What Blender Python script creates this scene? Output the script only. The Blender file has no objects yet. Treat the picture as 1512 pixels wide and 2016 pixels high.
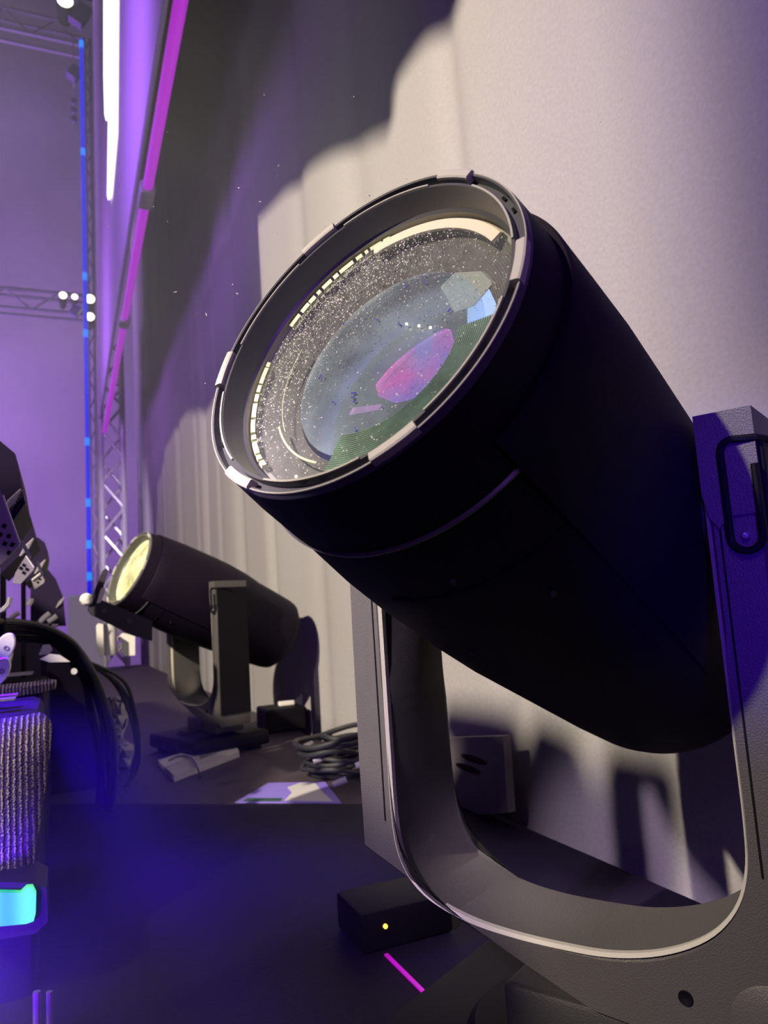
import bpy, bmesh, math, random
from mathutils import Vector as V, Matrix, noise
random.seed(7)
C = bpy.context.scene.collection
S = bpy.context.scene
PI = math.pi
# ------------------------------------------------------------------ camera
# camera axes in world space (world: +Y along the row of spotlights, +X to the curtain, +Z up)
RX = V((0.918347, -0.390469, -0.064598)); RY = V((0.009389, -0.141678, 0.989868)); RZ = V((0.395665, 0.909649, 0.126443))
cd = bpy.data.cameras.new('camera'); cam = bpy.data.objects.new('camera', cd); C.objects.link(cam)
m = Matrix.Identity(4)
for i in range(3):
    m[i][0] = RX[i]; m[i][1] = RY[i]; m[i][2] = -RZ[i]
cam.matrix_world = m
cd.sensor_fit = 'VERTICAL'; cd.sensor_height = 36.0; cd.sensor_width = 27.0; cd.lens = 26.25
cd.clip_start = 0.02; cd.clip_end = 60
cd.dof.use_dof = True; cd.dof.focus_distance = 0.72; cd.dof.aperture_fstop = 10
S.camera = cam
def ray(px, py):
    return (RX * ((px - 756) / 1470.0) - RY * ((py - 1008) / 1470.0) + RZ).normalized()
def onx(px, py, X): r = ray(px, py); return r * (X / r.x)
def ony(px, py, Y): r = ray(px, py); return r * (Y / r.y)
def onz(px, py, Z): r = ray(px, py); return r * (Z / r.z)
# ------------------------------------------------------------------ world, lights, exposure
S.view_settings.view_transform = 'Standard'; S.view_settings.look = 'None'
S.view_settings.exposure = 0.0; S.view_settings.gamma = 1.0; S.view_settings.use_curve_mapping = False
wd = bpy.data.worlds.new('world'); S.world = wd; wd.use_nodes = True
wd.node_tree.nodes['Background'].inputs[0].default_value = (0.18, 0.05, 0.75, 1)
wd.node_tree.nodes['Background'].inputs[1].default_value = 0.035
PV = V((0.47194621, 0.66130054, 0.07699143))           # tilt pivot of the large spotlight
KEY = PV + V((-.80, -.20, .56)) * 5.0
def light(name, kind, loc, tgt, energy, col, **kw):
    d = bpy.data.lights.new(name, kind); o = bpy.data.objects.new(name, d); C.objects.link(o)
    o.location = loc; o.rotation_euler = (V(tgt) - V(loc)).to_track_quat('-Z', 'Y').to_euler()
    d.energy = energy; d.color = col
    for k, v in kw.items(): setattr(d, k, v)
    return o
light('key_spot', 'SPOT', KEY, (0.9, 4.3, -.2), 2900, (1.0, .87, .67), spot_size=1.45, spot_blend=1, shadow_soft_size=.05)
light('warm_fill', 'SPOT', (-.80, .30, .55), (-.08, 1.22, -.20), 60, (1.0, .87, .72), spot_size=.42, spot_blend=.3, shadow_soft_size=.02)  # added spot that brightens the nearest woven pad
light('warm_fill', 'SPOT', (-1.3, 1.0, 1.1), (-.12, 2.4, .02), 60, (1.0, .85, .80), spot_size=.50, spot_blend=.6, shadow_soft_size=.02)  # added fill for the row of units on the left
light('lilac_fill', 'SPOT', (-.70, .20, .70), (.32, .80, -.12), 110, (.95, .76, 1.0), spot_size=.34, spot_blend=.8, shadow_soft_size=.03)  # added pinkish fill on the left yoke arm
light('blue_spot', 'SPOT', (-.35, -.55, -.05), (.56, .43, .03), 60, (.07, .0, 1.0), spot_size=.27, spot_blend=.5, shadow_soft_size=.04)
light('blue_wash', 'SPOT', (-.32, 1.75, .45), (-.02, 1.35, -.52), 330, (.10, .0, 1.0), spot_size=1.15, spot_blend=1, shadow_soft_size=.15)
light('blue_wash', 'SPOT', (-.17, .90, -.36), (.12, 1.70, -.50), 26, (.13, .0, 1.0), spot_size=1.1, spot_blend=1, shadow_soft_size=.03)
light('purple_fill', 'AREA', (-.8, -.9, .9), (.6, .7, .2), 7, (.40, .14, 1.0), size=.8)  # added fill that lifts the black head towards purple
light('curtain_fill', 'SPOT', (-.85, 1.0, 1.0), (1.0, 4.6, 2.3), 60, (.80, .84, .95), spot_size=1.5, spot_blend=1, shadow_soft_size=.3)  # added grey fill that lifts the shaded upper curtain
light('purple_wash', 'SPOT', (-.95, 4.0, 1.4), (0.9, 9.0, 2.2), 12, (.55, .30, 1.0), spot_size=1.6, spot_blend=1, shadow_soft_size=.3)
light('purple_wash', 'SPOT', (-2.0, -2.5, 2.6), (1.0, .45, 1.0), 500, (.36, .16, 1.0), spot_size=.5, spot_blend=1, shadow_soft_size=.4)
light('screen_wash', 'AREA', (-1.0, 4.4, 3.4), (.45, 5.2, 4.2), 95, (.42, .16, 1.0), size=2.2)
light('screen_wash', 'AREA', (-.9, 8.0, 3.0), (.45, 8.6, 3.6), 45, (.46, .16, 1.0), size=1.2)
light('backdrop_wash', 'AREA', (-5.0, 12.6, 2.5), (-1.5, 20.0, 6.5), 1500, (.54, .27, 1.0), size=3.0)
light('tower_fill', 'SPOT', (-.6, 7.2, .4), (.55, 10.0, 1.2), 420, (.86, .70, 1.0), spot_size=.6, spot_blend=.8, shadow_soft_size=.1)  # added light that brightens the truss tower

# ------------------------------------------------------------------ materials
def mat(name, col, rough=.6, metal=0, bump=0, bscale=60, spec=.5, var=0, emit=None, es=0, alpha=None, coat=0):
    m = bpy.data.materials.new(name); m.use_nodes = True
    nt = m.node_tree; b = nt.nodes['Principled BSDF']
    b.inputs['Base Color'].default_value = (*col, 1); b.inputs['Roughness'].default_value = rough
    b.inputs['Metallic'].default_value = metal; b.inputs['Specular IOR Level'].default_value = spec
    b.inputs['Coat Weight'].default_value = coat
    if emit:
        b.inputs['Emission Color'].default_value = (*emit, 1); b.inputs['Emission Strength'].default_value = es
    tc = nt.nodes.new('ShaderNodeTexCoord'); n = nt.nodes.new('ShaderNodeTexNoise')
    nt.links.new(tc.outputs['Object'], n.inputs['Vector']); n.inputs['Scale'].default_value = bscale
    n.inputs['Detail'].default_value = 4
    if bump:
        bp = nt.nodes.new('ShaderNodeBump'); bp.inputs['Strength'].default_value = bump
        bp.inputs['Distance'].default_value = .002
        nt.links.new(n.outputs[0], bp.inputs['Height']); nt.links.new(bp.outputs[0], b.inputs['Normal'])
    if var:
        r = nt.nodes.new('ShaderNodeMix'); r.data_type = 'RGBA'
        r.inputs[6].default_value = (*[c * (1 - var) for c in col], 1); r.inputs[7].default_value = (*[min(1, c * (1 + var)) for c in col], 1)
        nt.links.new(n.outputs[0], r.inputs[0]); nt.links.new(r.outputs[2], b.inputs['Base Color'])
    return m
def glassmat(name, tint, op, rough=.02, ior=1.5, haze=None):
    """thin clear pane: transparent + fresnel gloss (+ a diffuse layer for dirt and for light on the far lens)"""
    m = bpy.data.materials.new(name); m.use_nodes = True; nt = m.node_tree; nt.nodes.clear()
    out = nt.nodes.new('ShaderNodeOutputMaterial')
    tr = nt.nodes.new('ShaderNodeBsdfTransparent'); tr.inputs[0].default_value = (*tint, 1)
    gl = nt.nodes.new('ShaderNodeBsdfGlossy'); gl.inputs['Roughness'].default_value = rough
    fr = nt.nodes.new('ShaderNodeFresnel'); fr.inputs[0].default_value = ior
    mx = nt.nodes.new('ShaderNodeMixShader')
    nt.links.new(fr.outputs[0], mx.inputs[0]); nt.links.new(tr.outputs[0], mx.inputs[1]); nt.links.new(gl.outputs[0], mx.inputs[2])
    last = mx
    if op:
        df = nt.nodes.new('ShaderNodeBsdfDiffuse'); df.inputs[0].default_value = (*(haze or (1, 1, 1)), 1)
        m2 = nt.nodes.new('ShaderNodeMixShader')
        tc = nt.nodes.new('ShaderNodeTexCoord'); n = nt.nodes.new('ShaderNodeTexNoise'); n.inputs['Scale'].default_value = 14
        n.inputs['Detail'].default_value = 6
        mp = nt.nodes.new('ShaderNodeMapRange'); mp.inputs[1].default_value = .3; mp.inputs[2].default_value = .7
        mp.inputs[3].default_value = op * .4; mp.inputs[4].default_value = op * 1.6
        nt.links.new(tc.outputs['Object'], n.inputs['Vector']); nt.links.new(n.outputs[0], mp.inputs[0])
        nt.links.new(mp.outputs[0], m2.inputs[0]); nt.links.new(mx.outputs[0], m2.inputs[1]); nt.links.new(df.outputs[0], m2.inputs[2])
        last = m2
    nt.links.new(last.outputs[0], out.inputs[0])
    return m
M = {}
M['body'] = mat('matte_black_paint', (.008, .004, .014), .58, bump=.25, bscale=900, spec=.16)
M['yoke'] = mat('dark_grey_powder_coat', (.075, .070, .070), .42, bump=.35, bscale=700, spec=.5, var=.15)
M['yoke_in'] = mat('black_powder_coat', (.03, .028, .03), .5, bump=.3, bscale=700)
M['rim'] = mat('anodised_rim', (.10, .10, .11), .38, spec=.6, metal=.3)
M['rail'] = mat('lit_rail_edge', (.42, .41, .35), .4)  # black anodised edges, grazing light put into the pale colour
M['tab'] = mat('rim_clip_metal', (.50, .48, .42), .5, bump=.2, bscale=600)
M['baffle'] = mat('grey_baffle', (.085, .085, .10), .55, bump=.2, bscale=500)
M['black'] = mat('black_plastic', (.005, .004, .007), .55, spec=.12)
M['steel'] = mat('bright_steel', (.6, .6, .58), .3, metal=.8)
M['platform'] = mat('black_platform_top', (.012, .008, .024), .62, bump=.4, bscale=160, spec=.12)
M['deck'] = mat('worn_deck_board', (.045, .032, .045), .6, bump=.3, bscale=40, var=.35)
M['white'] = mat('white_plastic', (.72, .70, .66), .5)
M['card'] = mat('white_card', (.50, .48, .50), .7, var=.1, bscale=30)
M['chord_glow'] = mat('magenta_chord_glow', (.35, .02, .4), .4, emit=(.42, .0, .60), es=.75)  # glow stands for magenta light falling on a truss chord
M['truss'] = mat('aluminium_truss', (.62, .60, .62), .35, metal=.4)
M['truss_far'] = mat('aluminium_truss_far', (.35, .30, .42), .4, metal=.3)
M['lampglow'] = mat('lamp_face', (1, 1, 1), .5, emit=(1, .92, .68), es=4)
M['streakglow'] = mat('reflection_glow', (1, 1, 1), .5, emit=(.93, 1, .80), es=2.2)  # glow of the reflection streaks on the panel
M['bluestrip'] = mat('blue_led_tube', (.0, .0, .3), .5, emit=(.0, .01, .85), es=.8)
M['bluedot'] = mat('blue_led_dot', (.0, .1, .5), .5, emit=(.0, .22, 1.0), es=1.1)
M['cable'] = mat('black_cable_rubber', (.02, .02, .025), .42, spec=.5)
M['hull'] = mat('dark_housing', (.018, .012, .03), .55, spec=.2, bump=.2, bscale=200)
M['plate'] = mat('dull_steel_plate', (.30, .27, .31), .5, metal=.2)
M['violetpaint'] = mat('violet_board_paint', (.22, .20, .34), .8)  # the board's own plain violet
M['amber'] = mat('amber_indicator', (1, .5, .1), .5, emit=(1, .55, .05), es=3)
M['teal'] = mat('teal_led_window', (.1, .8, .7), .4, emit=(.02, .75, .55), es=.95)
M['spark'] = mat('warm_glint', (1, 1, 1), .5, emit=(1, .86, .62), es=5)  # glow for lamp glints in the lens

# ------------------------------------------------------------------ mesh helpers
def link(name, bm, m, parent=None, smooth=False):
    me = bpy.data.meshes.new(name); bmesh.ops.recalc_face_normals(bm, faces=bm.faces); bm.to_mesh(me); bm.free()
    if smooth:
        for p in me.polygons: p.use_smooth = True
        try: me.set_sharp_from_angle(angle=math.radians(35))
        except Exception: pass
    me.materials.append(M[m] if isinstance(m, str) else m)
    o = bpy.data.objects.new(name, me); C.objects.link(o)
    if parent: o.parent = parent
    return o
def tag(o, label=None, cat=None, group=None, kind=None):
    if label: o['label'] = label
    if cat: o['category'] = cat
    if group: o['group'] = group
    if kind: o['kind'] = kind
    return o
def thing(name, label, cat, loc=(0, 0, 0), rz=0, group=None):
    o = bpy.data.objects.new(name, None); C.objects.link(o); o.location = loc; o.rotation_euler = (0, 0, rz)
    o.empty_display_size = .05
    return tag(o, label, cat, group)
def box(bm, c, s, rot=None, bev=0):
    """box centred at c with full size s, optional 3x3 rotation"""
    g = bmesh.ops.create_cube(bm, size=1)['verts']
    mm = Matrix.Translation(c) @ (rot.to_4x4() if rot else Matrix.Identity(4)) @ Matrix.Diagonal((*s, 1))
    bmesh.ops.transform(bm, matrix=mm, verts=g)
    if bev:
        es = list({e for v in g for e in v.link_edges})
        bmesh.ops.bevel(bm, geom=es, offset=bev, segments=2, affect='EDGES', profile=.5)
def tube(bm, pts, r, n=10, cap=True, closed=False):
    """round tube through points"""
    pts = [V(p) for p in pts]; rings = []
    L = len(pts); up = V((0.13, .21, .97)).normalized()
    for i, p in enumerate(pts):
        a = pts[(i - 1) % L] if (closed or i > 0) else p; b = pts[(i + 1) % L] if (closed or i < L - 1) else p
        d = (b - a).normalized(); x = d.cross(up)
        if x.length < .1: x = d.cross(V((1, .2, 0)))
        x.normalize(); y = d.cross(x)
        rr = r[i] if isinstance(r, (list, tuple)) else r
        rings.append([bm.verts.new(p + x * rr * math.cos(2 * PI * k / n) + y * rr * math.sin(2 * PI * k / n)) for k in range(n)])
    m_ = L if closed else L - 1
    for i in range(m_):
        A, B = rings[i], rings[(i + 1) % L]
        for k in range(n): bm.faces.new((A[k], A[(k + 1) % n], B[(k + 1) % n], B[k]))
    if cap and not closed:
        bm.faces.new(rings[0][::-1]); bm.faces.new(rings[-1])
def catmull(P, n=8):
    P = [V(p) for p in P]; out = []
    for i in range(len(P) - 1):
        a = P[max(i - 1, 0)]; b = P[i]; c = P[i + 1]; d = P[min(i + 2, len(P) - 1)]
        for k in range(n):
            t = k / n
            out.append(.5 * ((2 * b) + (c - a) * t + (2 * a - 5 * b + 4 * c - d) * t * t + (3 * b - a - 3 * c + d) * t ** 3))
    out.append(P[-1]); return out
def prism(bm, poly, fr, d0, d1):
    """extrude a 2-D polygon; fr(u,v,d)->point"""
    A = [bm.verts.new(fr(u, v, d0)) for u, v in poly]; B = [bm.verts.new(fr(u, v, d1)) for u, v in poly]
    bm.faces.new(A); bm.faces.new(B[::-1]); n = len(poly)
    for i in range(n): bm.faces.new((A[i], B[i], B[(i + 1) % n], A[(i + 1) % n]))
def lathe(bm, prof, fr, a0=0, a1=2 * PI, n=96, closed_prof=False):
    """revolve (t,r) profile; fr(r,ang,t)->point"""
    full = abs(a1 - a0 - 2 * PI) < 1e-6
    cols = []
    for k in range(n if full else n + 1):
        a = a0 + (a1 - a0) * k / n
        cols.append([bm.verts.new(fr(r, a, t)) for t, r in prof])
    m_ = len(cols); P = len(prof)
    for k in range(m_ if full else m_ - 1):
        A, B = cols[k], cols[(k + 1) % m_]
        for i in range(P if closed_prof else P - 1):
            j = (i + 1) % P
            bm.faces.new((A[i], A[j], B[j], B[i]))
    if closed_prof and not full:
        bm.faces.new(cols[0][::-1]); bm.faces.new(cols[-1])
def B(): return bmesh.new()

# ------------------------------------------------------------------ the setting
XW = .99; ZD = -.507; ZN = -.500; ZF = -1.5
FOLDS = [(1.60, .05, .020), (2.35, .12, .02), (3.05, .10, .018), (3.78, .06, .035), (4.45, .08, .03), (5.1, .07, .03), (5.65, .08, .045),
         (6.05, .07, .03), (6.9, .10, .04), (8.05, .07, .05), (8.9, .1, .05), (9.7, .08, .05), (.84, .09, .012), (0.2, .1, .02)]
bm = B(); ny, nz = 520, 36; grid = []
for i in range(ny + 1):
    y = -1.2 + 12.4 * (i / ny) ** 1.15; row = []
    for j in range(nz + 1):
        z = ZD - .4 + (8.6) * (j / nz) ** 1.4
        x = XW + .012 * math.sin(y * 2.3 + .4 * z) + .008 * math.sin(y * 6.1 + 1.0 - .3 * z)
        for (c, wdt, dp) in FOLDS:
            x += dp * math.exp(-((y - c - .02 * (z - .5)) / wdt) ** 2) * (1 if y > 2 or z > .2 else .5)
        row.append(bm.verts.new((x, y, z)))
    grid.append(row)
for i in range(ny):
    for j in range(nz): bm.faces.new((grid[i][j], grid[i + 1][j], grid[i + 1][j + 1], grid[i][j + 1]))
cm = mat('grey_wool_curtain', (.36, .345, .35), .95, bump=.55, bscale=110, spec=.1, var=.12)
nt = cm.node_tree
o = link('curtain', bm, cm, smooth=True); tag(o, 'grey wool stage curtain running back behind both spotlights', 'curtain')
# floor, platforms, back wall
def flat(name, pts, z0, z1, m_, **k):
    bm = B(); prism(bm, pts, lambda u, v, d: V((u, v, d)), z0, z1); return link(name, bm, m_, **k)
tag(flat('floor', [(-9, -3), (3, -3), (3, 21), (-9, 21)], ZF - .1, ZF, 'platform'), kind='structure')
e0 = onz(-60, 1583, ZN); e1 = onz(700, 1583, ZN); e2 = e1 + (e1 - e0) * .3
o = flat('stage_platform', [(-.22, .35), (.93, .35), (.93, e2.y), (e2.x, e2.y), (e1.x, e1.y), (e0.x, e0.y)], ZF, ZN, 'platform')
tag(o, 'black platform under the large spotlight, its far edge crossing the picture', 'platform')
DECK = [(e0.x, e0.y + .02), (e1.x, e1.y + .02), (e2.x, e2.y + .02), (.93, e2.y+.02), (.93, 9.9), (-.2, 9.9)]
o = flat('stage_deck', DECK, ZD - .12, ZD, 'deck')
tag(o, 'brown stage deck carrying the small spotlight and the loose cables', 'stage deck')
bm = B(); box(bm, (-3, 20.5, 8), (16, .2, 19)); tag(link('wall_back', bm, mat('hazy_backdrop_cloth', (.34, .32, .36), .95, var=.35, bscale=.35, spec=.05)), kind='structure')

# ------------------------------------------------------------------ the spotlights
H = .577; AX = V((0, math.cos(math.radians(24.8)), -math.sin(math.radians(24.8)))); UU = V((1, 0, 0)); VV = UU.cross(AX)
CL = V((0, 0, H)) - AX * .3357
def fr(r, a, t): return CL + AX * t + (UU * math.cos(a) + VV * math.sin(a)) * r
def arcpts(cx, cz, r, a0, a1, n): return [(cx + r * math.cos(a0 + (a1 - a0) * i / n), cz + r * math.sin(a0 + (a1 - a0) * i / n)) for i in range(n + 1)]
def make_spot(label):
    root = thing('stage_spotlight', label, 'spotlight')
    D = .063
    # base
    bm = B(); box(bm, (0, 0, .042), (.40, .32, .056), bev=.012)
    for sx in (-1, 1):
        for sy in (-1, 1): box(bm, (sx * .15, sy * .11, .008), (.05, .05, .016), bev=.004)
    base = link('base', bm, 'black', root, True)
    bm = B()
    lathe(bm, [(.068, .125), (.078, .12), (.086, .112), (.086, .0001)], lambda r, a, t: V((r * math.cos(a), r * math.sin(a), t)), n=64)
    link('pan_collar', bm, 'black', root, True)
    bm = B(); box(bm, (.0, -.161, .042), (.14, .004, .035))
    link('display_panel', bm, 'hull', root)
    # yoke: one U-shaped casting, a shadow edge built into its lower left outline
    curve = catmull([(x, 0, z) for x, z in ((-.181, -.16), (-.181, -.24), (-.1805, -.30), (-.1765, -.335), (-.166, -.359), (-.149, -.376), (-.123, -.388), (-.085, -.3965), (-.04, -.400), (.008, -.400), (.055, -.397), (.1014, -.3856), (.141, -.3655), (.166, -.339), (.178, -.308), (.1812, -.27), (.1812, -.20), (.1812, -.12))], 5)
    inner = [(-.181, H + .03)] + [(p.x, H + p.z) for p in curve] + [(.181, H + .067)]
    outer = [(-.226, H + .03), (-.226, H - .343)] + [(-.226 + (.266) * k / 14, H - .343 - .107 * (k / 14) ** .95) for k in range(1, 15)] + \
            [(.04 + .186 * k / 16, H - .45 - .02 * k / 16) for k in range(1, 17)] + [(.226, H - .36), (.226, H + .067)]
    n = min(len(inner), len(outer)); inner2 = inner; outer2 = outer
    # resample both outlines so they pair up
    def resamp(P, ks):
        out = []
        for k in ks:
            i = min(int(k), len(P) - 2); f = k - i
            out.append((P[i][0] + (P[i + 1][0] - P[i][0]) * f, P[i][1] + (P[i + 1][1] - P[i][1]) * f))
        return out
    N = 72
    def even(P, exact):
        return resamp(P, [i * (len(P) - 1) / (N - 1) for i in range(N)])
    inn = even(inner, 0); out_ = even(outer, 0)
    inn = inner; out_ = resamp(outer, [i * (len(outer) - 1) / (len(inner) - 1) for i in range(len(inner))])
    bev = .005
    bm = B(); secs = []
    for (a, b) in zip(inn, out_):
        a = V((a[0], 0, a[1])); b = V((b[0], 0, b[1])); d = (b - a).normalized() * bev
        ring = [a + V((0, -D + bev, 0)), a + d + V((0, -D, 0)), b - d + V((0, -D, 0)), b + V((0, -D + bev, 0)),
                b + V((0, D - bev, 0)), b - d + V((0, D, 0)), a + d + V((0, D, 0)), a + V((0, D - bev, 0))]
        secs.append([bm.verts.new(p) for p in ring])
    for s, t in zip(secs, secs[1:]):
        for k in range(8): bm.faces.new((s[k], s[(k + 1) % 8], t[(k + 1) % 8], t[k]))
    bm.faces.new(secs[0]); bm.faces.new(secs[-1][::-1])
    yoke = link('yoke', bm, 'yoke', root, True)
    curve = [V((-.181, 0, z_)) for z_ in (.03, 0, -.05, -.1)] + curve + [V((.181, 0, z_)) for z_ in (-.08, -.04, 0)]
    bm = B(); g0 = []
    for i_, p in enumerate(curve):
        a_t = curve[max(i_ - 1, 0)]; b_t = curve[min(i_ + 1, len(curve) - 1)]; tn = (b_t - a_t).normalized(); nr = V((tn.z, 0, -tn.x))
        q = V((p.x, 0, H + p.z))
        g0.append([bm.verts.new(q + nr * f_ + V((0, y_, 0))) for f_, y_ in ((-.0014, -D + .009), (-.0014, -D + .003), (.0014, -D - .0004), (.002, -D + .009))])
    for s0, s1 in zip(g0, g0[1:]):
        for k in range(4): bm.faces.new((s0[k], s0[(k + 1) % 4], s1[(k + 1) % 4], s1[k]))
    bm.faces.new(g0[0]); bm.faces.new(g0[-1][::-1])
    link('edge_trim', bm, 'tab', yoke, True)
    bm = B(); box(bm, (0.06, 0, .105), (.24, .12, .05), bev=.006); link('yoke_foot', bm, 'yoke_in', root, True)
    # black inner lining of both arms
    # grooves, arm covers, hole, tilt lock
    for s in (-1, 1):
        bm = B(); box(bm, (s * .1905, -D - .0002, H - .13), (.0016, .0012, .36)); link('seam', bm, 'black', yoke)
    bm = B(); prism(bm, [(.180, H + .069), (.2265, H + .069), (.2265, H - .02), (.200, H - .02), (.191, H - .03), (.184, H - .02), (.180, H - .0)],
                    lambda u, v, d: V((u, d, v)), -D - .004, D + .004); link('arm_cover', bm, 'yoke', root)
    bm = B(); prism(bm, [(-.226, H + .055), (-.180, H + .055), (-.180, H - .0), (-.226, H - .0)], lambda u, v, d: V((u, d, v)), -D - .003, D + .003)
    link('arm_cover', bm, 'yoke', root)
    bm = B(); box(bm, (-.2265, 0, H - .1), (.006, .10, .20), bev=.002); link('arm_side_cover', bm, 'black', root)
    bm = B(); box(bm, (.2285, .002, H - .19), (.005, .126, .47), bev=.002); link('arm_side_cover', bm, 'black', root)
    bm = B(); loop = [(.2405, -.02, .042), (.226, -D - .004, .042)] + [(x, -D - .007, z) for x, z in arcpts(.2095, .033, .010, PI / 2, PI, 5) + arcpts(.2120, -.038, .0125, PI, 2 * PI, 9)] + [(.2245, -D - .007, 0), (.2245, -D - .007, .02)]
    tube(bm, [(x, y, z + H) for x, y, z in loop], .0032, 8); handle = link('carry_handle', bm, 'black', root, True)
    bm = B()
    lathe(bm, [(-.0005, .0001), (-.002, .0012), (-.003, .0018), (-.003, .0026), (-.001, .0034), (.004, .0034)],
          lambda r, a, t: V((.2108 + r * math.cos(a), -D - .004 + t, H - .0375 + r * math.sin(a))), n=24)
    link('screw', bm, 'steel', root, True)
    bm = B(); lathe(bm, [(.0, .0001), (-.0008, .0045), (-.0012, .0058), (.0, .0062)], lambda r, a, t: V((.119 + r * math.cos(a), -D - .0002 + t, H - .4165 + r * math.sin(a))), n=32)
    link('screw_hole', bm, 'black', root, True)
    bm = B(); lathe(bm, [(.004, .0335), (-.0006, .0335), (-.0012, .0325), (-.0012, .0001)], lambda r, a, t: V((.187 + r * math.cos(a), -D - .0002 + t, H - .425 + r * math.sin(a))), n=64)
    link('tilt_lock_cap', bm, 'yoke', root, True)
    # tilt hubs between head and arms
    for s in (-1, 1):
        bm = B(); lathe(bm, [(.160, .052), (.176, .052), (.178, .046), (.184, .046)], lambda r, a, t: V((s * t, r * math.cos(a), H + r * math.sin(a))), n=48)
        link('tilt_hub', bm, 'yoke_in', root, True)
    # head housing
    prof = [(.078, .150), (.080, .1575), (.10, .1595), (.16, .1665), (.21, .1695), (.30, .1715), (.36, .171), (.44, .167), (.52, .163), (.60, .159), (.68, .153), (.705, .148), (.716, .138), (.72, .12), (.722, .0001)]
    bm = B(); lathe(bm, prof, fr, n=128); link('head_housing', bm, 'body', root, True)
    # slightly raised cowl on the upper outer side
    prof = [(.050, .150), (.047, .1605), (.050, .1625), (.10, .167), (.16, .172), (.22, .1745), (.30, .1775), (.36, .178), (.44, .174), (.50, .166), (.50, .15)]
    bm = B(); lathe(bm, prof, fr, math.radians(-42), math.radians(100), 90); link('head_cowl', bm, 'body', root, True)
    # seam line and a few recessed screws on the housing
    bm = B()
    lathe(bm, [(.150, .1652), (.150, .1662), (.1508, .1664), (.1508, .1654)], fr, math.radians(-100), math.radians(-42), 40, closed_prof=True)
    link('housing_seam', bm, 'black', root)
    for (t, an) in ((.13, -75), (.20, -58), (.26, -95)):
        bm = B(); q = fr(.1675 if t < .15 else .1702, math.radians(an), t); nrm = (UU * math.cos(math.radians(an)) + VV * math.sin(math.radians(an)))
        tube(bm, [q, q + nrm * .0025], .0028, 12); link('housing_screw', bm, 'yoke_in', root)
    # front sleeve with the open mouth
    prof = [(.079, .150), (.080, .1582), (.076, .1584), (.04, .1555), (.006, .1512), (.002, .1502), (.0, .1490), (.0, .1472), (.007, .1466), (.007, .1408), (.001, .1402), (.001, .1378), (.022, .1350), (.024, .1325)]
    bm = B(); lathe(bm, prof[:5], fr, n=128); link('front_sleeve', bm, 'body', root, True)
    bm = B(); lathe(bm, prof[4:], fr, n=160); rim = link('rim_ring', bm, 'rim', root, True)
    bm = B(); lathe(bm, [(.0002, .1499), (-.0007, .1496), (-.0007, .1488), (.0004, .1484)], fr, n=160); link('rim_edge', bm, 'rail', rim, True)
    bm = B(); lathe(bm, [(.0775, .1578), (.0792, .1606), (.0812, .1604), (.0818, .150)], fr, n=160); link('sleeve_lip', bm, 'rim', root, True)
    R_ = math.radians
    for k in range(6):
        c = 60 * k
        bm = B(); lathe(bm, [(.004, .1425), (-.0025, .1425), (-.0035, .1437), (-.0035, .1492), (-.0025, .1505), (.004, .1506)], fr, R_(c - 7.2), R_(c + 7.2), 14, closed_prof=True)
        bmesh.ops.recalc_face_normals(bm, faces=bm.faces)
        link('rim_clip', bm, 'tab', rim, True)
        bm = B(); lathe(bm, [(.004, .1384), (-.0006, .1384), (-.0006, .1400), (.004, .1400)], fr, R_(c + 11), R_(c + 49), 30, closed_prof=True)
        link('rim_rail', bm, 'rail', rim, True)
        for dd in (25, 33):
            bm = B(); lathe(bm, [(.0068, .1432), (.0055, .1432), (.0055, .1455), (.0068, .1455)], fr, R_(c + dd), R_(c + dd + 2.4), 4, closed_prof=True)
            link('rim_slot', bm, 'black', rim)
    # inside of the mouth
    bm = B(); lathe(bm, [(.022, .1350), (.030, .1345), (.034, .1325), (.036, .1300)], fr, n=128); link('inner_ring', bm, 'rail', rim, True)
    # ridged outer zone of the lens (grey, dusty) and the green coated sector
    def ridges(r0, r1, t0, t1, k):
        out = []
        for i in range(k):
            f0 = i / k; f1 = (i + .82) / k
            out += [(t0 + (t1 - t0) * f0 - .0011, r0 + (r1 - r0) * f0), (t0 + (t1 - t0) * f1, r0 + (r1 - r0) * f1)]
        return out
    bm = B(); lathe(bm, ridges(.1300, .094, .036, .052, 16), fr, R_(-4), R_(262), 120); lz = link('ridged_lens_zone', bm, M['ridge'], root, True)
    bm = B(); lathe(bm, ridges(.1305, .078, .031, .0345, 26), fr, R_(-100), R_(-2), 60); link('ridged_lens_zone', bm, M['ridge_green'], root, True)
    # barrel wall behind, blue coated ring, aperture plate
    bm = B(); lathe(bm, [(.050, .126), (.056, .1215), (.088, .119)], fr, n=96); link('barrel_wall', bm, M['wallgrey'], root, True)
    bm = B(); lathe(bm, [(.088, .120), (.093, .116), (.101, .0995)], fr, n=96); link('coated_ring', bm, M['bluecoat'], root, True)
    bm = B(); lathe(bm, [(.101, .100), (.150, .085), (.175, .0001)], fr, n=64); link('aperture_plate', bm, M['aperture'], root, True)
    def pq(pts, t0, m_, name, th=.002, par=root):
        bm = B(); prism(bm, pts, lambda u, v, d: CL + AX * d + UU * u + VV * v, t0, t0 + th); return link(name, bm, m_, par)
    pq([(-.078, .062), (-.045, .088), (-.012, .094), (.010, .080), (.022, .050), (.020, .024), (-.006, .010), (-.036, .010), (-.060, .024)], .108, M['dichro'], 'dichroic_filter')
    pq([(-.085, .012), (-.045, .006), (-.048, .0), (-.088, .004)], .100, M['pinkbar'], 'gobo_wire')
    P4 = lambda pts, t0, m_, name: pq(pts, t0, m_, name, .0012)
    P4([(.040, .066), (.052, .076), (.100, .058), (.078, .030), (.060, .030)], .0475, M['petal'], 'reflector_petal')
    P4([(.070, .040), (.088, .045), (.100, .020), (.092, -.010), (.076, .004)], .0480, M['bluecoat'], 'blue_reflector_petal')
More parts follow.
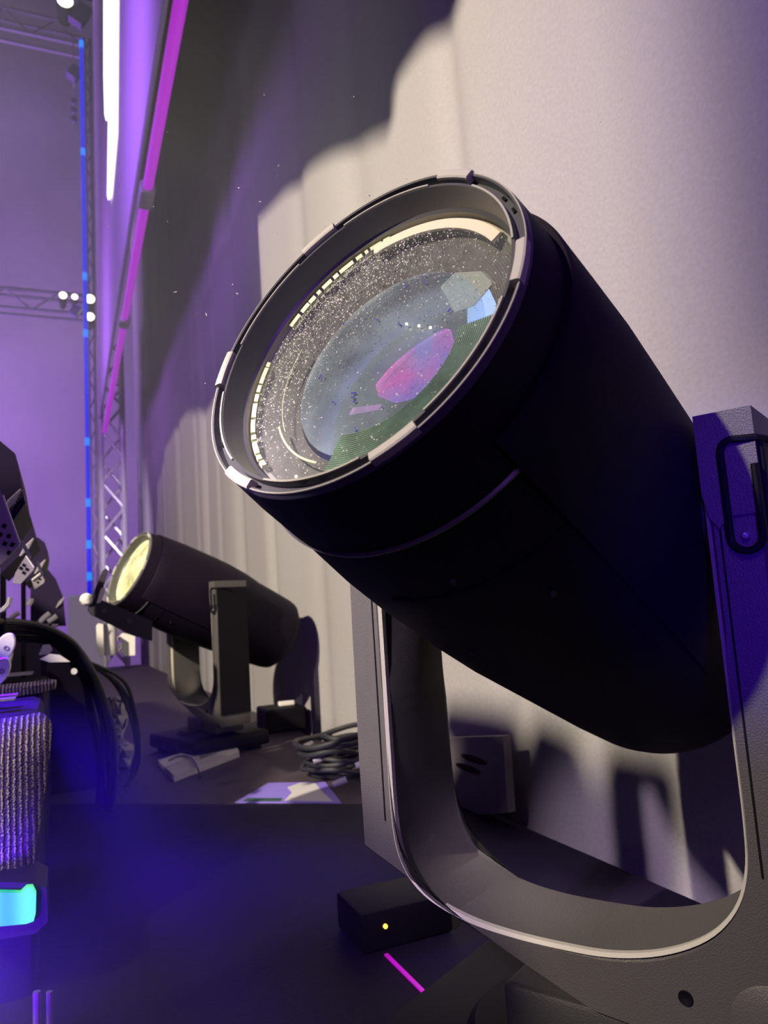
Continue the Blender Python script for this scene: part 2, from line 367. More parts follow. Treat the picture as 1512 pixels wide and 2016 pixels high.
    for (a0_, a1_, r_c, w_c, t_c, m_c) in ((-150, -108, .104, .0018, .033, 'facet'), (160, 215, .101, .0009, .035, 'facet'), (150, 178, .113, .0007, .033, 'rail'), (95, 128, .097, .0007, .038, 'rail'), (118, 145, .088, .0008, .038, 'rail')):
        bm = B(); lathe(bm, [(t_c, r_c), (t_c - .0006, r_c + w_c * .5), (t_c, r_c + w_c)], fr, R_(a0_), R_(a1_), 24, closed_prof=True); link('glass_ring_arc', bm, m_c, root)
    # front glass
    prof = [(.031, .1325)] + [(.031 - .014 * (1 - (r / .1325) ** 2), r) for r in (.12, .10, .08, .06, .04, .02, .0001)]
    bm = B(); lathe(bm, prof, fr, n=96); gl = link('lens_glass', bm, M['glass'], root, True)
    # inner lens
    prof = [(.047, .091)] + [(.047 - .010 * (1 - (r / .091) ** 2), r) for r in (.08, .06, .04, .02, .0001)]
    bm = B(); lathe(bm, prof, fr, n=96); link('inner_lens', bm, M['glass2'], root, True)
    # glints on the glass edge, put into separate pale yellow facets
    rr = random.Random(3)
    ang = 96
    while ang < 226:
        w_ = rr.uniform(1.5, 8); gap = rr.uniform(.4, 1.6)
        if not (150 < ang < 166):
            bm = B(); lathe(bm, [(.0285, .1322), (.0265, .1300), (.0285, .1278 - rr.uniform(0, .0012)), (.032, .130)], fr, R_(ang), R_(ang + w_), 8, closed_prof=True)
            link('edge_glint_facet', bm, M['facet'], gl)
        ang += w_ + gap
    bm = B(); lathe(bm, [(.030, .1318), (.0275, .1296), (.0285, .1205), (.0315, .121)], fr, R_(36), R_(104), 40, closed_prof=True); link('cream_reflector_band', bm, M['cream'], root, True)
    # dust
    bm = B()
    for k in range(4200):
        a = rr.gauss(R_(130), R_(62)) if rr.random() < .8 else rr.uniform(0, 2 * PI)
        r = min(.131, abs(rr.gauss(.100, .030))) if rr.random() < .75 else .13 * math.sqrt(rr.random())
        if r > .130: continue
        t = .0305 - .014 * (1 - (r / .1325) ** 2)
        q = fr(r, a, t); s = rr.choice([.00022, .00026, .0003, .0004, .0006]); th = rr.uniform(0, PI)
        e1_ = (UU * math.cos(th) + VV * math.sin(th)) * s * rr.uniform(1, 2); e2_ = (UU * -math.sin(th) + VV * math.cos(th)) * s
        vs = [bm.verts.new(q + e1_), bm.verts.new(q + e2_), bm.verts.new(q - e1_), bm.verts.new(q - e2_), bm.verts.new(q - AX * s)]
        for i in range(4): bm.faces.new((vs[i], vs[(i + 1) % 4], vs[4]))
    tag(link('lens_dust', bm, M['dust'], root), kind='stuff')
    # scratches and fibres on the inner lens
    for k in range(16):
        a = rr.uniform(0, 2 * PI); r = .085 * math.sqrt(rr.random()); th = rr.uniform(0, PI); L_ = rr.uniform(.002, .005)
        q = fr(r, a, .046 - .010 * (1 - (r / .091) ** 2) - .0012)
        bm = B(); tube(bm, [q, q + (UU * math.cos(th) + VV * math.sin(th)) * L_], .0006, 6); link('lens_fibre', bm, M['fibre'], root)
    # lamp glints in the glass, put in as small glowing beads
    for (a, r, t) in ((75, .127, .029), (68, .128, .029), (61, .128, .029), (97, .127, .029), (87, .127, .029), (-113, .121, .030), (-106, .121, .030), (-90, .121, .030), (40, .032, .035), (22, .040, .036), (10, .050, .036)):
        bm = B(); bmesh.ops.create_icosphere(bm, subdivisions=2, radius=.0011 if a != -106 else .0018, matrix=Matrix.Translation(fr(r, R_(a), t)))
        link('glint_bead', bm, 'spark', root)
    return root
def ridged(name, c0, c1, bs):
    return mat(name, c0, .5, spec=.5, bump=.2, bscale=bs, var=.5)
M['ridge'] = ridged('dusty_ridged_glass', (.15, .145, .13), None, 120)
M['ridge_green'] = ridged('green_coated_glass', (.20, .31, .22), None, 60)
M['wallgrey'] = mat('blue_grey_barrel_wall', (.17, .20, .26), .5)
M['bluecoat'] = mat('blue_coated_ring', (.36, .60, 1.0), .5)
M['aperture'] = mat('dark_aperture', (.10, .13, .13), .5)
M['pinkbar'] = mat('pink_wire', (.35, .08, .4), .5)
M['facet'] = mat('yellow_glint', (.85, .90, .55), .35)  # pale yellow carries the glints on the glass
M['cream'] = mat('cream_reflector', (.75, .66, .48), .5)
M['dust'] = mat('dust_specks', (.95, .93, .85), .8)
M['fibre'] = mat('blue_fibres', (.06, .03, .55), .6)
dm = mat('violet_dichroic_glass', (.28, .08, .75), .35); M['dichro'] = dm
nt = dm.node_tree; b_ = nt.nodes['Principled BSDF']; tc_ = nt.nodes.new('ShaderNodeTexCoord'); nn = nt.nodes.new('ShaderNodeTexNoise'); nn.inputs['Scale'].default_value = 16
cr = nt.nodes.new('ShaderNodeValToRGB'); cr.color_ramp.elements[0].position = .42; cr.color_ramp.elements[0].color = (.16, .05, .55, 1)
cr.color_ramp.elements[1].position = .62; cr.color_ramp.elements[1].color = (.55, .01, .42, 1)
nt.links.new(tc_.outputs['Object'], nn.inputs[0]); nt.links.new(nn.outputs[0], cr.inputs[0]); nt.links.new(cr.outputs[0], b_.inputs['Base Color'])
M['petal'] = mat('grey_cream_petal', (.26, .29, .24), .5)
M['glass'] = glassmat('clear_front_glass', (.97, .99, .98), .045, haze=(.8, .85, .8))
M['glass3'] = glassmat('yellow_light_tint', (.95, .95, .7), .62, haze=(.95, .95, .50))  # light on the far lens put into a yellow diffuse layer
M['glass2'] = glassmat('blue_grey_lens', (.88, .95, 1.0), .24, haze=(.52, .66, .78))
BIG = make_spot('large black stage spotlight filling the foreground, tilted up to the left on its grey yoke')
BIG.location = (PV.x, PV.y, PV.z - H); BIG.rotation_euler.z = math.radians(-60.98)
def copy_tree(o, parent=None):
    c = o.copy(); C.objects.link(c)
    if parent: c.parent = parent
    for ch in list(o.children): copy_tree(ch, c)
    return c
SM = copy_tree(BIG); SM['label'] = 'smaller looking black stage spotlight further back on the deck, left of the large one'
SM.location = (.520, 3.07, ZD); SM.rotation_euler.z = math.radians(-73)
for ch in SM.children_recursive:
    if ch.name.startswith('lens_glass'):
        ch.material_slots[0].link = 'OBJECT'; ch.material_slots[0].material = M['glass3']; ch['label'] = 'front glass tinted pale yellow for the light on it'
BIG['group'] = SM['group'] = 'row of stage spotlights'

# ------------------------------------------------------------------ added off-frame blockers, shaped to cast the wanted shadows on curtain and stage
def towards_key(p, X):
    d = KEY - p; return p + d * ((X - p.x) / d.x)
def caster(name, pts, X, label, cat, th=.06):
    q = [towards_key(p, X) for p in pts]
    bm = B(); prism(bm, [(p.y, p.z) for p in q], lambda u, v, d: V((d, u, v)), X - th, X)
    return tag(link(name, bm, 'black'), label, cat)
W = lambda *p: onx(*p, XW)
caster('stepped_blocker', [W(305, 1100), W(306, 960), W(330, 870), W(372, 795), W(412, 788), W(470, 690), W(512, 600), W(505, 430), W(560, 350), W(620, 300), W(700, 248), W(782, 225), W(782, 150), W(850, 60), W(918, -10),
       V((XW, 1.45, 2.6)), V((XW, 1.8, 5.5)), V((XW, 13, 7.5)), V((XW, 13, -.2))], -1.15, 'stepped blocker added unseen off to the left to shade the upper curtain', 'light blocker')  # added blocker, outlined backwards from the stepped curtain shadow
caster('shade_outline', [W(885, 1388), W(1015, 1405), W(1042, 1480), W(1092, 1560), W(1095, 1760), W(930, 1760), W(925, 1572), W(986, 1448), W(915, 1440)], -1.15, 'x', 'case')
caster('shade_outline', [W(1052, 1425), W(1070, 1416), W(1130, 1445), W(1163, 1530), W(1192, 1600), W(1240, 1740), W(1092, 1765), W(1092, 1550)], -1.15, 'x', 'case')
caster('shade_outline', [W(1190, 1458), W(1305, 1475), W(1335, 1530), W(1335, 1770), W(1242, 1765), W(1215, 1560)], -1.15, 'x', 'case')  # added blockers, outlined from the curtain shadows framed by the yoke
caster('edge_blocker', [W(1392, -80), W(1425, 300), W(1470, 640), W(1530, 850), V((XW, .2, .3)), V((XW, -.6, .3)), V((XW, -.6, 2.6)), V((XW, .9, 2.6))], -2.75, 'narrow blocker added unseen near the key light to darken the right of the curtain', 'drape', .02)  # added blocker with a soft edge for the right of the curtain
for o_ in [o for o in C.objects if o.name.startswith('shade_outline')]: o_.name = 'window_blocker'
for o_, l_ in zip([o for o in C.objects if o.name.startswith('window_blocker')], ('left', 'middle', 'right')):
    o_['label'] = l_ + ' one of three blockers added unseen off to the left to shade the curtain'; o_['category'] = 'curtain blocker'; o_['group'] = 'added blockers off to the left'
bm = B(); box(bm, (-1.35, .05, (ZF + .575) / 2), (.5, 1.1, .575 - ZF), bev=.01); tag(link('low_blocker', bm, 'black'), 'black box added unseen left of the camera to shade the lower yoke', 'added box')  # added unseen box that shades the foot of the yoke
caster('stage_blocker', [onz(250, 1584, ZN), onz(720, 1584, ZN), onz(980, 1640, ZN), onz(1080, 1800, ZN), onz(1290, 2016, ZN), onz(1290, 2100, ZN), onz(200, 2016, ZN)], -1.15, 'slanting blocker added unseen off to the left to keep the platform dark', 'case')  # added blocker, outlined from the platform area to be dark
caster('stage_blocker', [onz(240, 1582, ZD), onz(470, 1582, ZD), onz(520, 1545, ZD), onz(560, 1500, ZD), onz(480, 1440, ZD), onz(300, 1380, ZD), onz(230, 1400, ZD)], -1.19, 'slanting blocker added unseen off to the left to keep the deck dark', 'case')  # added blocker, outlined from the deck area to be dark

# ------------------------------------------------------------------ far truss work, lit tube, purple panel
def truss(root, p0, p1, side, up, m_, rc, rb, step, faces=(0, 1)):
    """box truss p0->p1; side/up are the two cross-section edge vectors"""
    p0 = V(p0); p1 = V(p1); side = V(side); up = V(up)
    cor = [V((0, 0, 0)), side, side + up, up]
    for c in cor:
        bm = B(); tube(bm, [p0 + c, p1 + c], rc, 10); link('chord', bm, m_, root, True)
    L = (p1 - p0).length; n = max(1, int(L / step)); d = (p1 - p0) / n
    for f in faces:
        a, b = ((cor[0], cor[1]), (cor[3], cor[2]), (cor[0], cor[3]))[f]
        for k in range(n):
            q0 = p0 + d * k + (a if (k + f) % 2 else b); q1 = p0 + d * (k + 1) + (b if (k + f) % 2 else a)
            bm = B(); tube(bm, [q0, q1], rb, 6); link('brace', bm, m_, root, True)
YT = 10.0
tL = ony(200, 900, YT); tR = ony(243, 900, YT)
t1 = thing('truss_tower', 'silver lattice truss tower standing behind the small spotlight', 'truss', (0, 0, 0))
truss(t1, (tL.x, YT, ZD), (tL.x, YT, 3.8), (tR.x - tL.x, 0, 0), (0, .30, 0), 'truss', .032, .019, .33)
t2 = thing('truss_tower', 'tall thin truss tower behind the glowing blue tube', 'truss', (0, 0, 0))
a_ = ony(173, 600, 12.0); b_2 = ony(186, 600, 12.0)
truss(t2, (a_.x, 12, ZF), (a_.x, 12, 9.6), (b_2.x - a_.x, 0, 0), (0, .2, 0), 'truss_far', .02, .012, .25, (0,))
for (pa, pb, lab) in (((0, 14), (0, 54), 'upper horizontal lighting truss at the top left corner of the picture'), ((0, 566), (0, 604), 'lower horizontal lighting truss halfway up the hazy backdrop')):
    A_ = ony(*pa, 12.0); B_ = ony(*pb, 12.0)
    tt = thing('lighting_truss', lab, 'truss')
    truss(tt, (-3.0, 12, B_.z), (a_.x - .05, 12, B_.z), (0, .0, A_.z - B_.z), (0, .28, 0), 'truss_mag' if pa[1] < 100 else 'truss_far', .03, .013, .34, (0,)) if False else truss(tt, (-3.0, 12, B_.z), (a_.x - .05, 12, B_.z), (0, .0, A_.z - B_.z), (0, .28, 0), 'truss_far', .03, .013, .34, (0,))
# truss chord with couplers; the magenta light on it is put in as glow
pa = ony(206, 850, YT - .25); pb = onz(356, 0, pa.z)
dd = (pb - pa); pc = pb + dd * .25
bm = B(); tube(bm, [pa, pc], .028, 14); tb = link('magenta_tube', bm, 'chord_glow', None, True)
tag(tb, 'long truss chord, its magenta light put in as glow, sloping down beside the purple panel', 'truss chord')
for (px, py, s_) in ((289, 386, 1.0), (243, 632, .8)):
    lam = min(((pa + dd * (k / 400)) for k in range(500)), key=lambda p: abs(p.z / p.y - ray(px, py).z / ray(px, py).y))
    bm = B(); box(bm, lam, (.085, .20 * s_, .085), bev=.02); link('coupler', bm, 'truss_far', tb, True)
# purple panel
lo0 = ony(196, 822, YT); lo1 = onz(322, 0, lo0.z); lo2 = lo1 + (lo1 - lo0) * .25
bm = B()
vs = []
for off in (0, .012):
    vs.append([bm.verts.new(lo0 + V((off, 0, 0))), bm.verts.new(lo2 + V((off, 0, 0))), bm.verts.new(lo2 + V((off, 0, 6))), bm.verts.new(lo0 + V((off, 0, 7.5)))])
bm.faces.new(vs[0]); bm.faces.new(vs[1][::-1])
for i in range(4): bm.faces.new((vs[0][i], vs[1][i], vs[1][(i + 1) % 4], vs[0][(i + 1) % 4]))
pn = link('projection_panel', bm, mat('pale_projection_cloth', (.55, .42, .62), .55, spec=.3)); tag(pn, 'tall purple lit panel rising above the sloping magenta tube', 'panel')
bm = B(); tube(bm, [lo0 + V((.006, 0, -.014)), lo2 + V((.006, 0, -.014))], .014, 8); link('lower_frame', bm, 'truss_far', pn, True)
for pts, lab in ((((206, -60), (216, -60), (217, 150), (214, 226), (211, 238), (208, 226), (206, 150)), 'shorter of the two glowing white streaks standing in for a lamp reflection on the purple panel'),
                 (((219, -60), (232, -60), (229, 262), (218, 385), (215, 394), (213, 385), (215, 240)), 'longer of the two glowing white streaks standing in for a lamp reflection on the purple panel')):
    q = [onx(x, y, lo0.x - .03) for x, y in pts]  # glowing strips drawn for a lamp reflection on the panel
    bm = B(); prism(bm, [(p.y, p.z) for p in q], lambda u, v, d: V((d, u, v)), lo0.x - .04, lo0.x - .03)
    tag(link('reflection_streak', bm, 'streakglow'), lab, 'painted reflection', 'white reflection streaks')
# blue LED tube
q0 = ony(160, 78, 10.8); q1 = ony(177, 1205, 10.8); q0.x = (q0.x + q1.x) / 2; q1.x = q0.x
bm = B(); tube(bm, [ony(160, 78, 10.8), ony(177, 1205, 10.8)], .028, 12); bt = link('blue_led_tube', bm, 'bluestrip', None, True)
tag(bt, 'tall glowing blue LED tube hanging in front of the far tower', 'led tube')
for py in (88, 300, 545, 657, 870, 990, 1072, 1135):
    c_ = ony(160 + 17 * (py - 78) / 1127, py, 10.8); bm = B(); tube(bm, [c_ - V((0, .0, .055)), c_ + V((0, .0, .055))], .031, 10); link('led', bm, 'bluedot', bt, True)
for py in (300, 900):
    c_ = ony(160 + 17 * (py - 78) / 1127, py, 10.8); bm = B(); tube(bm, [c_, c_ + V((.0, 1.25, .0))], .012, 6); link('bracket', bm, 'truss_far', bt)
# far lamps and small fixtures
for i, (px, py, r_, lab) in enumerate(((124, 583, .055, 'cream glowing lamp furthest left on the lower truss'), (147, 586, .045, 'cream glowing lamp second from the left on the lower truss'),
                          (177, 590, .07, 'cream glowing lamp right of the blue tube, upper one'), (177, 625, .065, 'cream glowing lamp right of the blue tube, lower one'), (128, 4, .12, 'cream glowing lamp at the top edge on the upper truss'))):
    c_ = ony(px, py, 11.6); bm = B(); lathe(bm, [(-.03, .0001), (-.03, r_), (.0, r_ * 1.1), (.40, r_ * .8), (.40, .0001)], lambda r, a, t: c_ + V((r * math.cos(a), t, r * math.sin(a))), n=20)
    lp = link('stage_lamp', bm, 'hull', None, True); tag(lp, lab, 'lamp', 'cream lamps on the far truss')
    bm = B(); lathe(bm, [(-.045, .0001), (-.031, r_ * .98)], lambda r, a, t: c_ + V((r * math.cos(a), t, r * math.sin(a))), n=20); link('lamp_face', bm, 'lampglow', lp)
def rot2(a): return Matrix.Rotation(a, 3, 'Y')
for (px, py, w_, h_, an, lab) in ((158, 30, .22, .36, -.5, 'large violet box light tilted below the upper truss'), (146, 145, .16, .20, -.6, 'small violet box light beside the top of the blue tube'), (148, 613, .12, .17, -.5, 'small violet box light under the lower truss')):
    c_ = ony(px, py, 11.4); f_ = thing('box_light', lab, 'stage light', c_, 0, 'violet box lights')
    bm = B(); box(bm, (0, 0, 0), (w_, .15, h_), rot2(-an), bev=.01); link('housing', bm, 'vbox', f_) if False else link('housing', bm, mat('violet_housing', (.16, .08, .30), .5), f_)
    bm = B(); tube(bm, [(0, .02, h_ * .2), (.01, .30, h_ * .5), (.01, .62, h_ * .8)], .015, 6); link('hanging_clamp', bm, 'truss_far', f_)
c_ = ony(146, 220, 11.9); sl = thing('lamp_column', 'three tiny violet lamps hanging in a column left of the blue tube', 'lamp', c_)
bm = B(); tube(bm, [(0, .02, -.15), (0, .02, ony(0, 54, 12).z - c_.z + .02)], .01, 6); link('drop_rod', bm, 'truss_far', sl)
vm = mat('violet_small_housing', (.14, .06, .3), .5)
for k in (-1, 0, 1):
    bm = B(); lathe(bm, [(-.06, .0001), (-.06, .05), (.02, .035), (.02, .0001)], lambda r, a, t: V((r * math.cos(a), t, k * .155 + r * math.sin(a))), n=12); link('small_lamp', bm, vm, sl, True)

# ------------------------------------------------------------------ row of equipment on the left
def pxprism(bm, pts, Y, dep):
    q = [ony(x, y, Y) for x, y in pts]
    prism(bm, [(p.x, p.z) for p in q], lambda u, v, d: V((u, d, v)), Y, Y + dep)
wv = bpy.data.materials.new('woven_webbing'); wv.use_nodes = True; nt = wv.node_tree; b_ = nt.nodes['Principled BSDF']; M['woven'] = wv
b_.inputs['Roughness'].default_value = .8
tc_ = nt.nodes.new('ShaderNodeTexCoord'); w1 = nt.nodes.new('ShaderNodeTexWave'); w1.wave_type = 'BANDS'; w1.bands_direction = 'X'; w1.inputs['Scale'].default_value = 42; w1.inputs['Distortion'].default_value = 1.2; w1.inputs['Detail'].default_value = 2
w2 = nt.nodes.new('ShaderNodeTexVoronoi'); w2.inputs['Scale'].default_value = 330
mx_ = nt.nodes.new('ShaderNodeMath'); mx_.operation = 'SUBTRACT'; cr = nt.nodes.new('ShaderNodeValToRGB')
cr.color_ramp.elements[0].position = .12; cr.color_ramp.elements[0].color = (.10, .05, .20, 1); cr.color_ramp.elements[1].position = .55; cr.color_ramp.elements[1].color = (.80, .74, .66, 1)
nt.links.new(tc_.outputs['Object'], w1.inputs[0]); nt.links.new(tc_.outputs['Object'], w2.inputs['Vector']); nt.links.new(w1.outputs['Fac'], mx_.inputs[0]); nt.links.new(w2.outputs['Distance'], mx_.inputs[1])
nt.links.new(mx_.outputs[0], cr.inputs[0]); nt.links.new(cr.outputs[0], b_.inputs['Base Color'])
bp = nt.nodes.new('ShaderNodeBump'); bp.inputs['Distance'].default_value = .003; nt.links.new(mx_.outputs[0], bp.inputs['Height']); nt.links.new(bp.outputs[0], b_.inputs['Normal'])
labs = ('nearest dark wash light unit, with a ribbed woven silver front pad', 'second dark wash light unit, behind the nearest ribbed pad', 'third dark wash light unit, by the bend of the cables')
for k, Y0 in enumerate((1.20, 2.0, 3.0)):
    u_ = thing('wash_light', labs[k], 'stage light', (-.3, Y0, -.55), 0, 'wash lights along the left side')
    bm = B(); box(bm, (-.02, .32, .21), (.56, .60, .40), bev=.02); link('housing', bm, 'hull', u_, True)
    # padded woven front with rounded top and right shoulder
    bm = B(); g = []
    nx_, nz_ = 28, 40
    for j in range(nz_ + 1):
        vv = j / nz_; row = []
        z = (.205 + .222 * vv) if k == 0 else (.400 + .027 * vv)
        xr = .285 - .030 * (1 - vv) ** 1.3 - .03 * max(0, vv - .9) * 10 * max(0, vv - .9) * 10 * .6
        for i in range(nx_ + 1):
            uu = i / nx_; x = -.02 + (xr + .02) * uu
            y = -.012 + .05 * max(0, vv - .72) ** 2 * 12 + .05 * max(0, uu - .8) ** 2 * 20
            row.append(bm.verts.new((x, y, z)))
        g.append(row)
    for j in range(nz_):
        for i in range(nx_): bm.faces.new((g[j][i], g[j][i + 1], g[j + 1][i + 1], g[j + 1][i]))
    o = link('woven_pad', bm, wv, u_, True); sm_ = o.modifiers.new('s', 'SOLIDIFY'); sm_.thickness = .02; sm_.offset = -1
    tag(o, 'ribbed woven silver pad')
    # slotted bracket on top
    bm = B(); zb = .43
    prism(bm, [(.05, .30), (.22, .30), (.22, .33), (.16, .335), (.16, .37), (.22, .375), (.22, .41), (.05, .41)], lambda u, v, d: V((u, v, d)), zb, zb + .004)
    prism(bm, [(.30, zb), (.41, zb), (.41, zb + .05), (.33, zb + .07)], lambda u, v, d: V((d - .0, u, v)), .046, .050)
    link('slotted_bracket', bm, 'plate', u_)
    bm = B(); lathe(bm, [(-.004, .0001), (-.004, .04), (.0, .043), (.012, .043), (.012, .0001)], lambda r, a, t: V((.13 + r * .8 * math.cos(a), .45 + t, .49 + r * 1.1 * math.sin(a))), n=32); link('connector_plate', bm, 'white', u_, True)
# tilted louvred housings above
lou = mat('louvred_metal', (.016, .010, .034), .6, spec=.12); nt = lou.node_tree
M['louvre'] = lou
HSG = []
hs = ((((-80, 800), (0, 868), (30, 893), (33, 903), (31, 908), (35, 912), (48, 985), (50, 990), (24, 1028), (-80, 1150)), 1.35, 'nearest tilted louvred housing, cut by the left edge of the picture'),
      (((0, 985), (50, 1002), (60, 1016), (66, 1040), (72, 1060), (40, 1092), (0, 1130)), 1.9, 'second tilted louvred housing from the left edge'),
      (((40, 1060), (75, 1058), (88, 1068), (94, 1085), (92, 1100), (84, 1118), (50, 1150)), 2.4, 'third tilted louvred housing from the left edge'),
      (((60, 1110), (90, 1116), (110, 1140), (124, 1175), (130, 1232), (60, 1232)), 3.2, 'furthest tilted louvred housing, nearest the violet board'))
for i, (pts, Y, lab) in enumerate(hs):
    r_ = thing('louvred_housing', lab, 'stage light', (0, 0, 0), 0, 'tilted louvred housings'); HSG.append(r_)
    bm = B(); pxprism(bm, pts, Y, .30); link('housing', bm, 'louvre', r_)
    xs = [p[0] for p in pts]; ys = [p[1] for p in pts]; mx, my = max(xs), sum(ys) / len(ys); sc = 1.35 / Y
    for k in range(5):
        cx_ = mx - 8 * sc - 3 * k * sc; cy_ = my + (20 + 6 * k) * sc
        p = ony(cx_, cy_ , Y - .006); q = ony(cx_ - 26 * sc, cy_ + 24 * sc, Y - .006)
        bm = B(); tube(bm, [p, q], .0022, 6); link('fin', bm, 'plate', r_)
    p = ony(max(min(xs) + 6, -50), my, Y + .15); bm = B(); tube(bm, [p, V((p.x, p.y, -.142))], .007, 8); link('stand', bm, 'black', r_)
    # perforated side plate
pl_ = ((((-40, 1010), (0, 965), (5, 975), (38, 1068), (37, 1074), (0, 1112), (-40, 1150)), 1.2, ((8, 1035), (17, 1055), (24, 1072), (0, 1052), (9, 1070), (17, 1088)), 'perforated steel plate in front of the nearest louvred housing'),
       (((30, 1128), (51, 1094), (67, 1117), (66, 1122), (40, 1150), (24, 1148)), 1.75, ((46, 1112), (52, 1120), (40, 1118), (46, 1127)), 'perforated steel plate in front of the second louvred housing'),
       (((62, 1142), (80, 1128), (88, 1142), (86, 1148), (68, 1160)), 2.28, ((78, 1140), (74, 1146)), 'smallest perforated plate, in front of the third louvred housing'))
for (pts, Y, holes, lab), hp in zip(pl_, HSG):
    bm = B(); pxprism(bm, pts, Y, .012); o = link('perforated_plate', bm, 'plate', hp)
    for (x, y) in holes:
        c_ = ony(x, y, Y - .001); bm = B(); box(bm, c_, (.0045, .002, .006), rot2(.5)); link('hole', bm, 'black', o)
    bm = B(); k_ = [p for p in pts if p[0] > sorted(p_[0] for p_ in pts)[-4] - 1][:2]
    tube(bm, [ony(pts[-5][0], pts[-5][1], Y - .004), ony(pts[-4][0], pts[-4][1], Y - .004)], .0016, 6); link('edge_highlight', bm, 'white', o)  # white tube laid on as the highlight of the plate edge
for px0_, (x0, y0, x1, y1, Y, lab) in zip((1, 0), ((40, 1062, 60, 1098, 1.6, 'thin cream fin disc behind the nearest perforated plate'), (73, 1104, 84, 1134, 2.1, 'thin lilac fin disc behind the second perforated plate'))):
    p = ony(x0, y0, Y); q = ony(x1, y1, Y); c_ = (p + q) / 2; d_ = (q - p) / 2
    bm = B(); lathe(bm, [(0, .0001), (0, 1), (.012, 1), (.012, .0001)], lambda r, a, t: c_ + d_ * (r * math.cos(a)) + V((d_.z, 0, -d_.x)) * (-.18 * r * math.sin(a)) + V((0, t, 0)), n=24)
    link('fin_disc', bm, 'white', HSG[0] if px0_ else HSG[1], True)
# curved chrome straps hanging under the housings
for (P_, Y, lab) in ((((-10, 1206), (6, 1200), (16, 1190), (20, 1176)), 1.3, 'nearest shiny curved handle at the left edge'), (((55, 1192), (60, 1184), (61, 1178)), 2.35, 'short shiny curved handle in the middle of the dark housings'),
                 (((76, 1226), (88, 1215), (98, 1207)), 2.6, 'left one of two slanting shiny handles by the cables'), (((94, 1224), (104, 1218), (112, 1212)), 2.7, 'right one of two slanting shiny handles by the cables'), (((20, 1218), (30, 1210), (38, 1206)), 2.2, 'faint slanting handle at lower left of the housings')):
    bm = B(); tube(bm, [ony(x, y, Y) for x, y in P_], .0065 * Y / 2, 8); link('curved_handle', bm, 'white' if 'faint' not in lab else 'plate', HSG[1 if Y > 2.3 else 0], True)
# dark cabinet below them
bm = B(); pxprism(bm, [(-150, 1240), (112, 1238), (128, 1266), (150, 1304), (196, 1372), (214, 1440), (236, 1560), (240, 1640), (-150, 1700)], 2.62, .3); CAB = tag(link('dark_cabinet', bm, 'hull'), 'dark cabinet under the louvred housings behind the wash lights', 'cabinet')
for i, (x, w_) in enumerate(((4, 12), (33, 26), (64, 12), (86, 18), (108, 12))):
    p = ony(x - w_ / 2, 1232, 2.6); q = ony(x + w_ / 2, 1231.5, 2.6); bm = B(); tube(bm, [p, q], .0055, 8)
    link('rail_segment', bm, 'plate', CAB, True)
# silver oval connector plates, left edge
for (px, py, w_, h_, Y, lab) in ((8, 1276, 17, 27, 1.75, 'upper silver oval plate at the left edge'), (-1, 1322, 17, 25, 1.55, 'lower silver oval plate at the left edge')):
    c_ = ony(px, py, Y); s_ = Y / 1550
    bm = B(); lathe(bm, [(-.002, .0001), (-.002, .9), (.002, 1), (.014, 1), (.014, .0001)], lambda r, a, t: c_ + V((r * w_ * s_ * math.cos(a) + .3 * h_ * s_ * r * math.sin(a), t, r * h_ * s_ * math.sin(a))), n=36)
    o = link('oval_plate', bm, 'white', None, True); tag(o, lab, 'connector plate', 'silver oval plates')
    bm = B(); lathe(bm, [(-.003, .002), (-.004, .0045), (-.002, .005)], lambda r, a, t: c_ + V((.004 + r * math.cos(a), t, r * math.sin(a))), n=20); link('screw', bm, 'plate', o, True)
bm = B(); pxprism(bm, [(78, 1298), (98, 1288), (118, 1290), (138, 1303), (98, 1304)], 1.9, .03); tag(link('white_connector', bm, 'white'), 'bright white connector cover in front of the cable bend', 'connector')
bm = B(); pxprism(bm, [(76, 1290), (82, 1275), (84, 1270), (98, 1269), (103, 1280), (96, 1288)], 2.0, .03); tag(link('tape_patch', bm, 'plate'), 'mauve tape patch above the white connector cover', 'tape')
c_ = ony(146, 1322, 1.9); bm = B(); tube(bm, [c_, c_ + V((.0, .02, 0))], .007, 14); tag(link('cream_button', bm, 'white', None, True), 'small round cream button at the end of the thin rod', 'button')
# teal LED window and its housing
bm = B(); pxprism(bm, [(-60, 1735), (70, 1738), (92, 1750), (94, 1815), (70, 1838), (-60, 1860)], 1.14, .10); tw = link('led_bar', bm, 'hull', None); tag(tw, 'dark LED bar with a glowing teal window in the lower left corner', 'led bar')
tm = bpy.data.materials.new('teal_window'); tm.use_nodes = True; nt = tm.node_tree; b_ = nt.nodes['Principled BSDF']; M['tealw'] = tm
tc_ = nt.nodes.new('ShaderNodeTexCoord'); sx = nt.nodes.new('ShaderNodeTexWave'); sx.bands_direction = 'X'; sx.inputs['Scale'].default_value = 6.2; sx.inputs['Phase Offset'].default_value = 2.4
cr = nt.nodes.new('ShaderNodeValToRGB'); cr.color_ramp.elements[0].color = (.0, .50, .30, 1); cr.color_ramp.elements[1].color = (.12, 1.0, .30, 1)
nt.links.new(tc_.outputs['Object'], sx.inputs[0]); nt.links.new(sx.outputs['Fac'], cr.inputs[0]); nt.links.new(cr.outputs[0], b_.inputs['Emission Color']); b_.inputs['Emission Strength'].default_value = 1.0; b_.inputs['Base Color'].default_value = (.02, .1, .1, 1)
bm = B(); pxprism(bm, [(-50, 1756), (40, 1758), (52, 1747), (64, 1746), (71, 1760), (70, 1800), (66, 1814), (52, 1819), (0, 1824), (-50, 1826)], 1.128, .012); link('led_window', bm, 'tealw', tw)
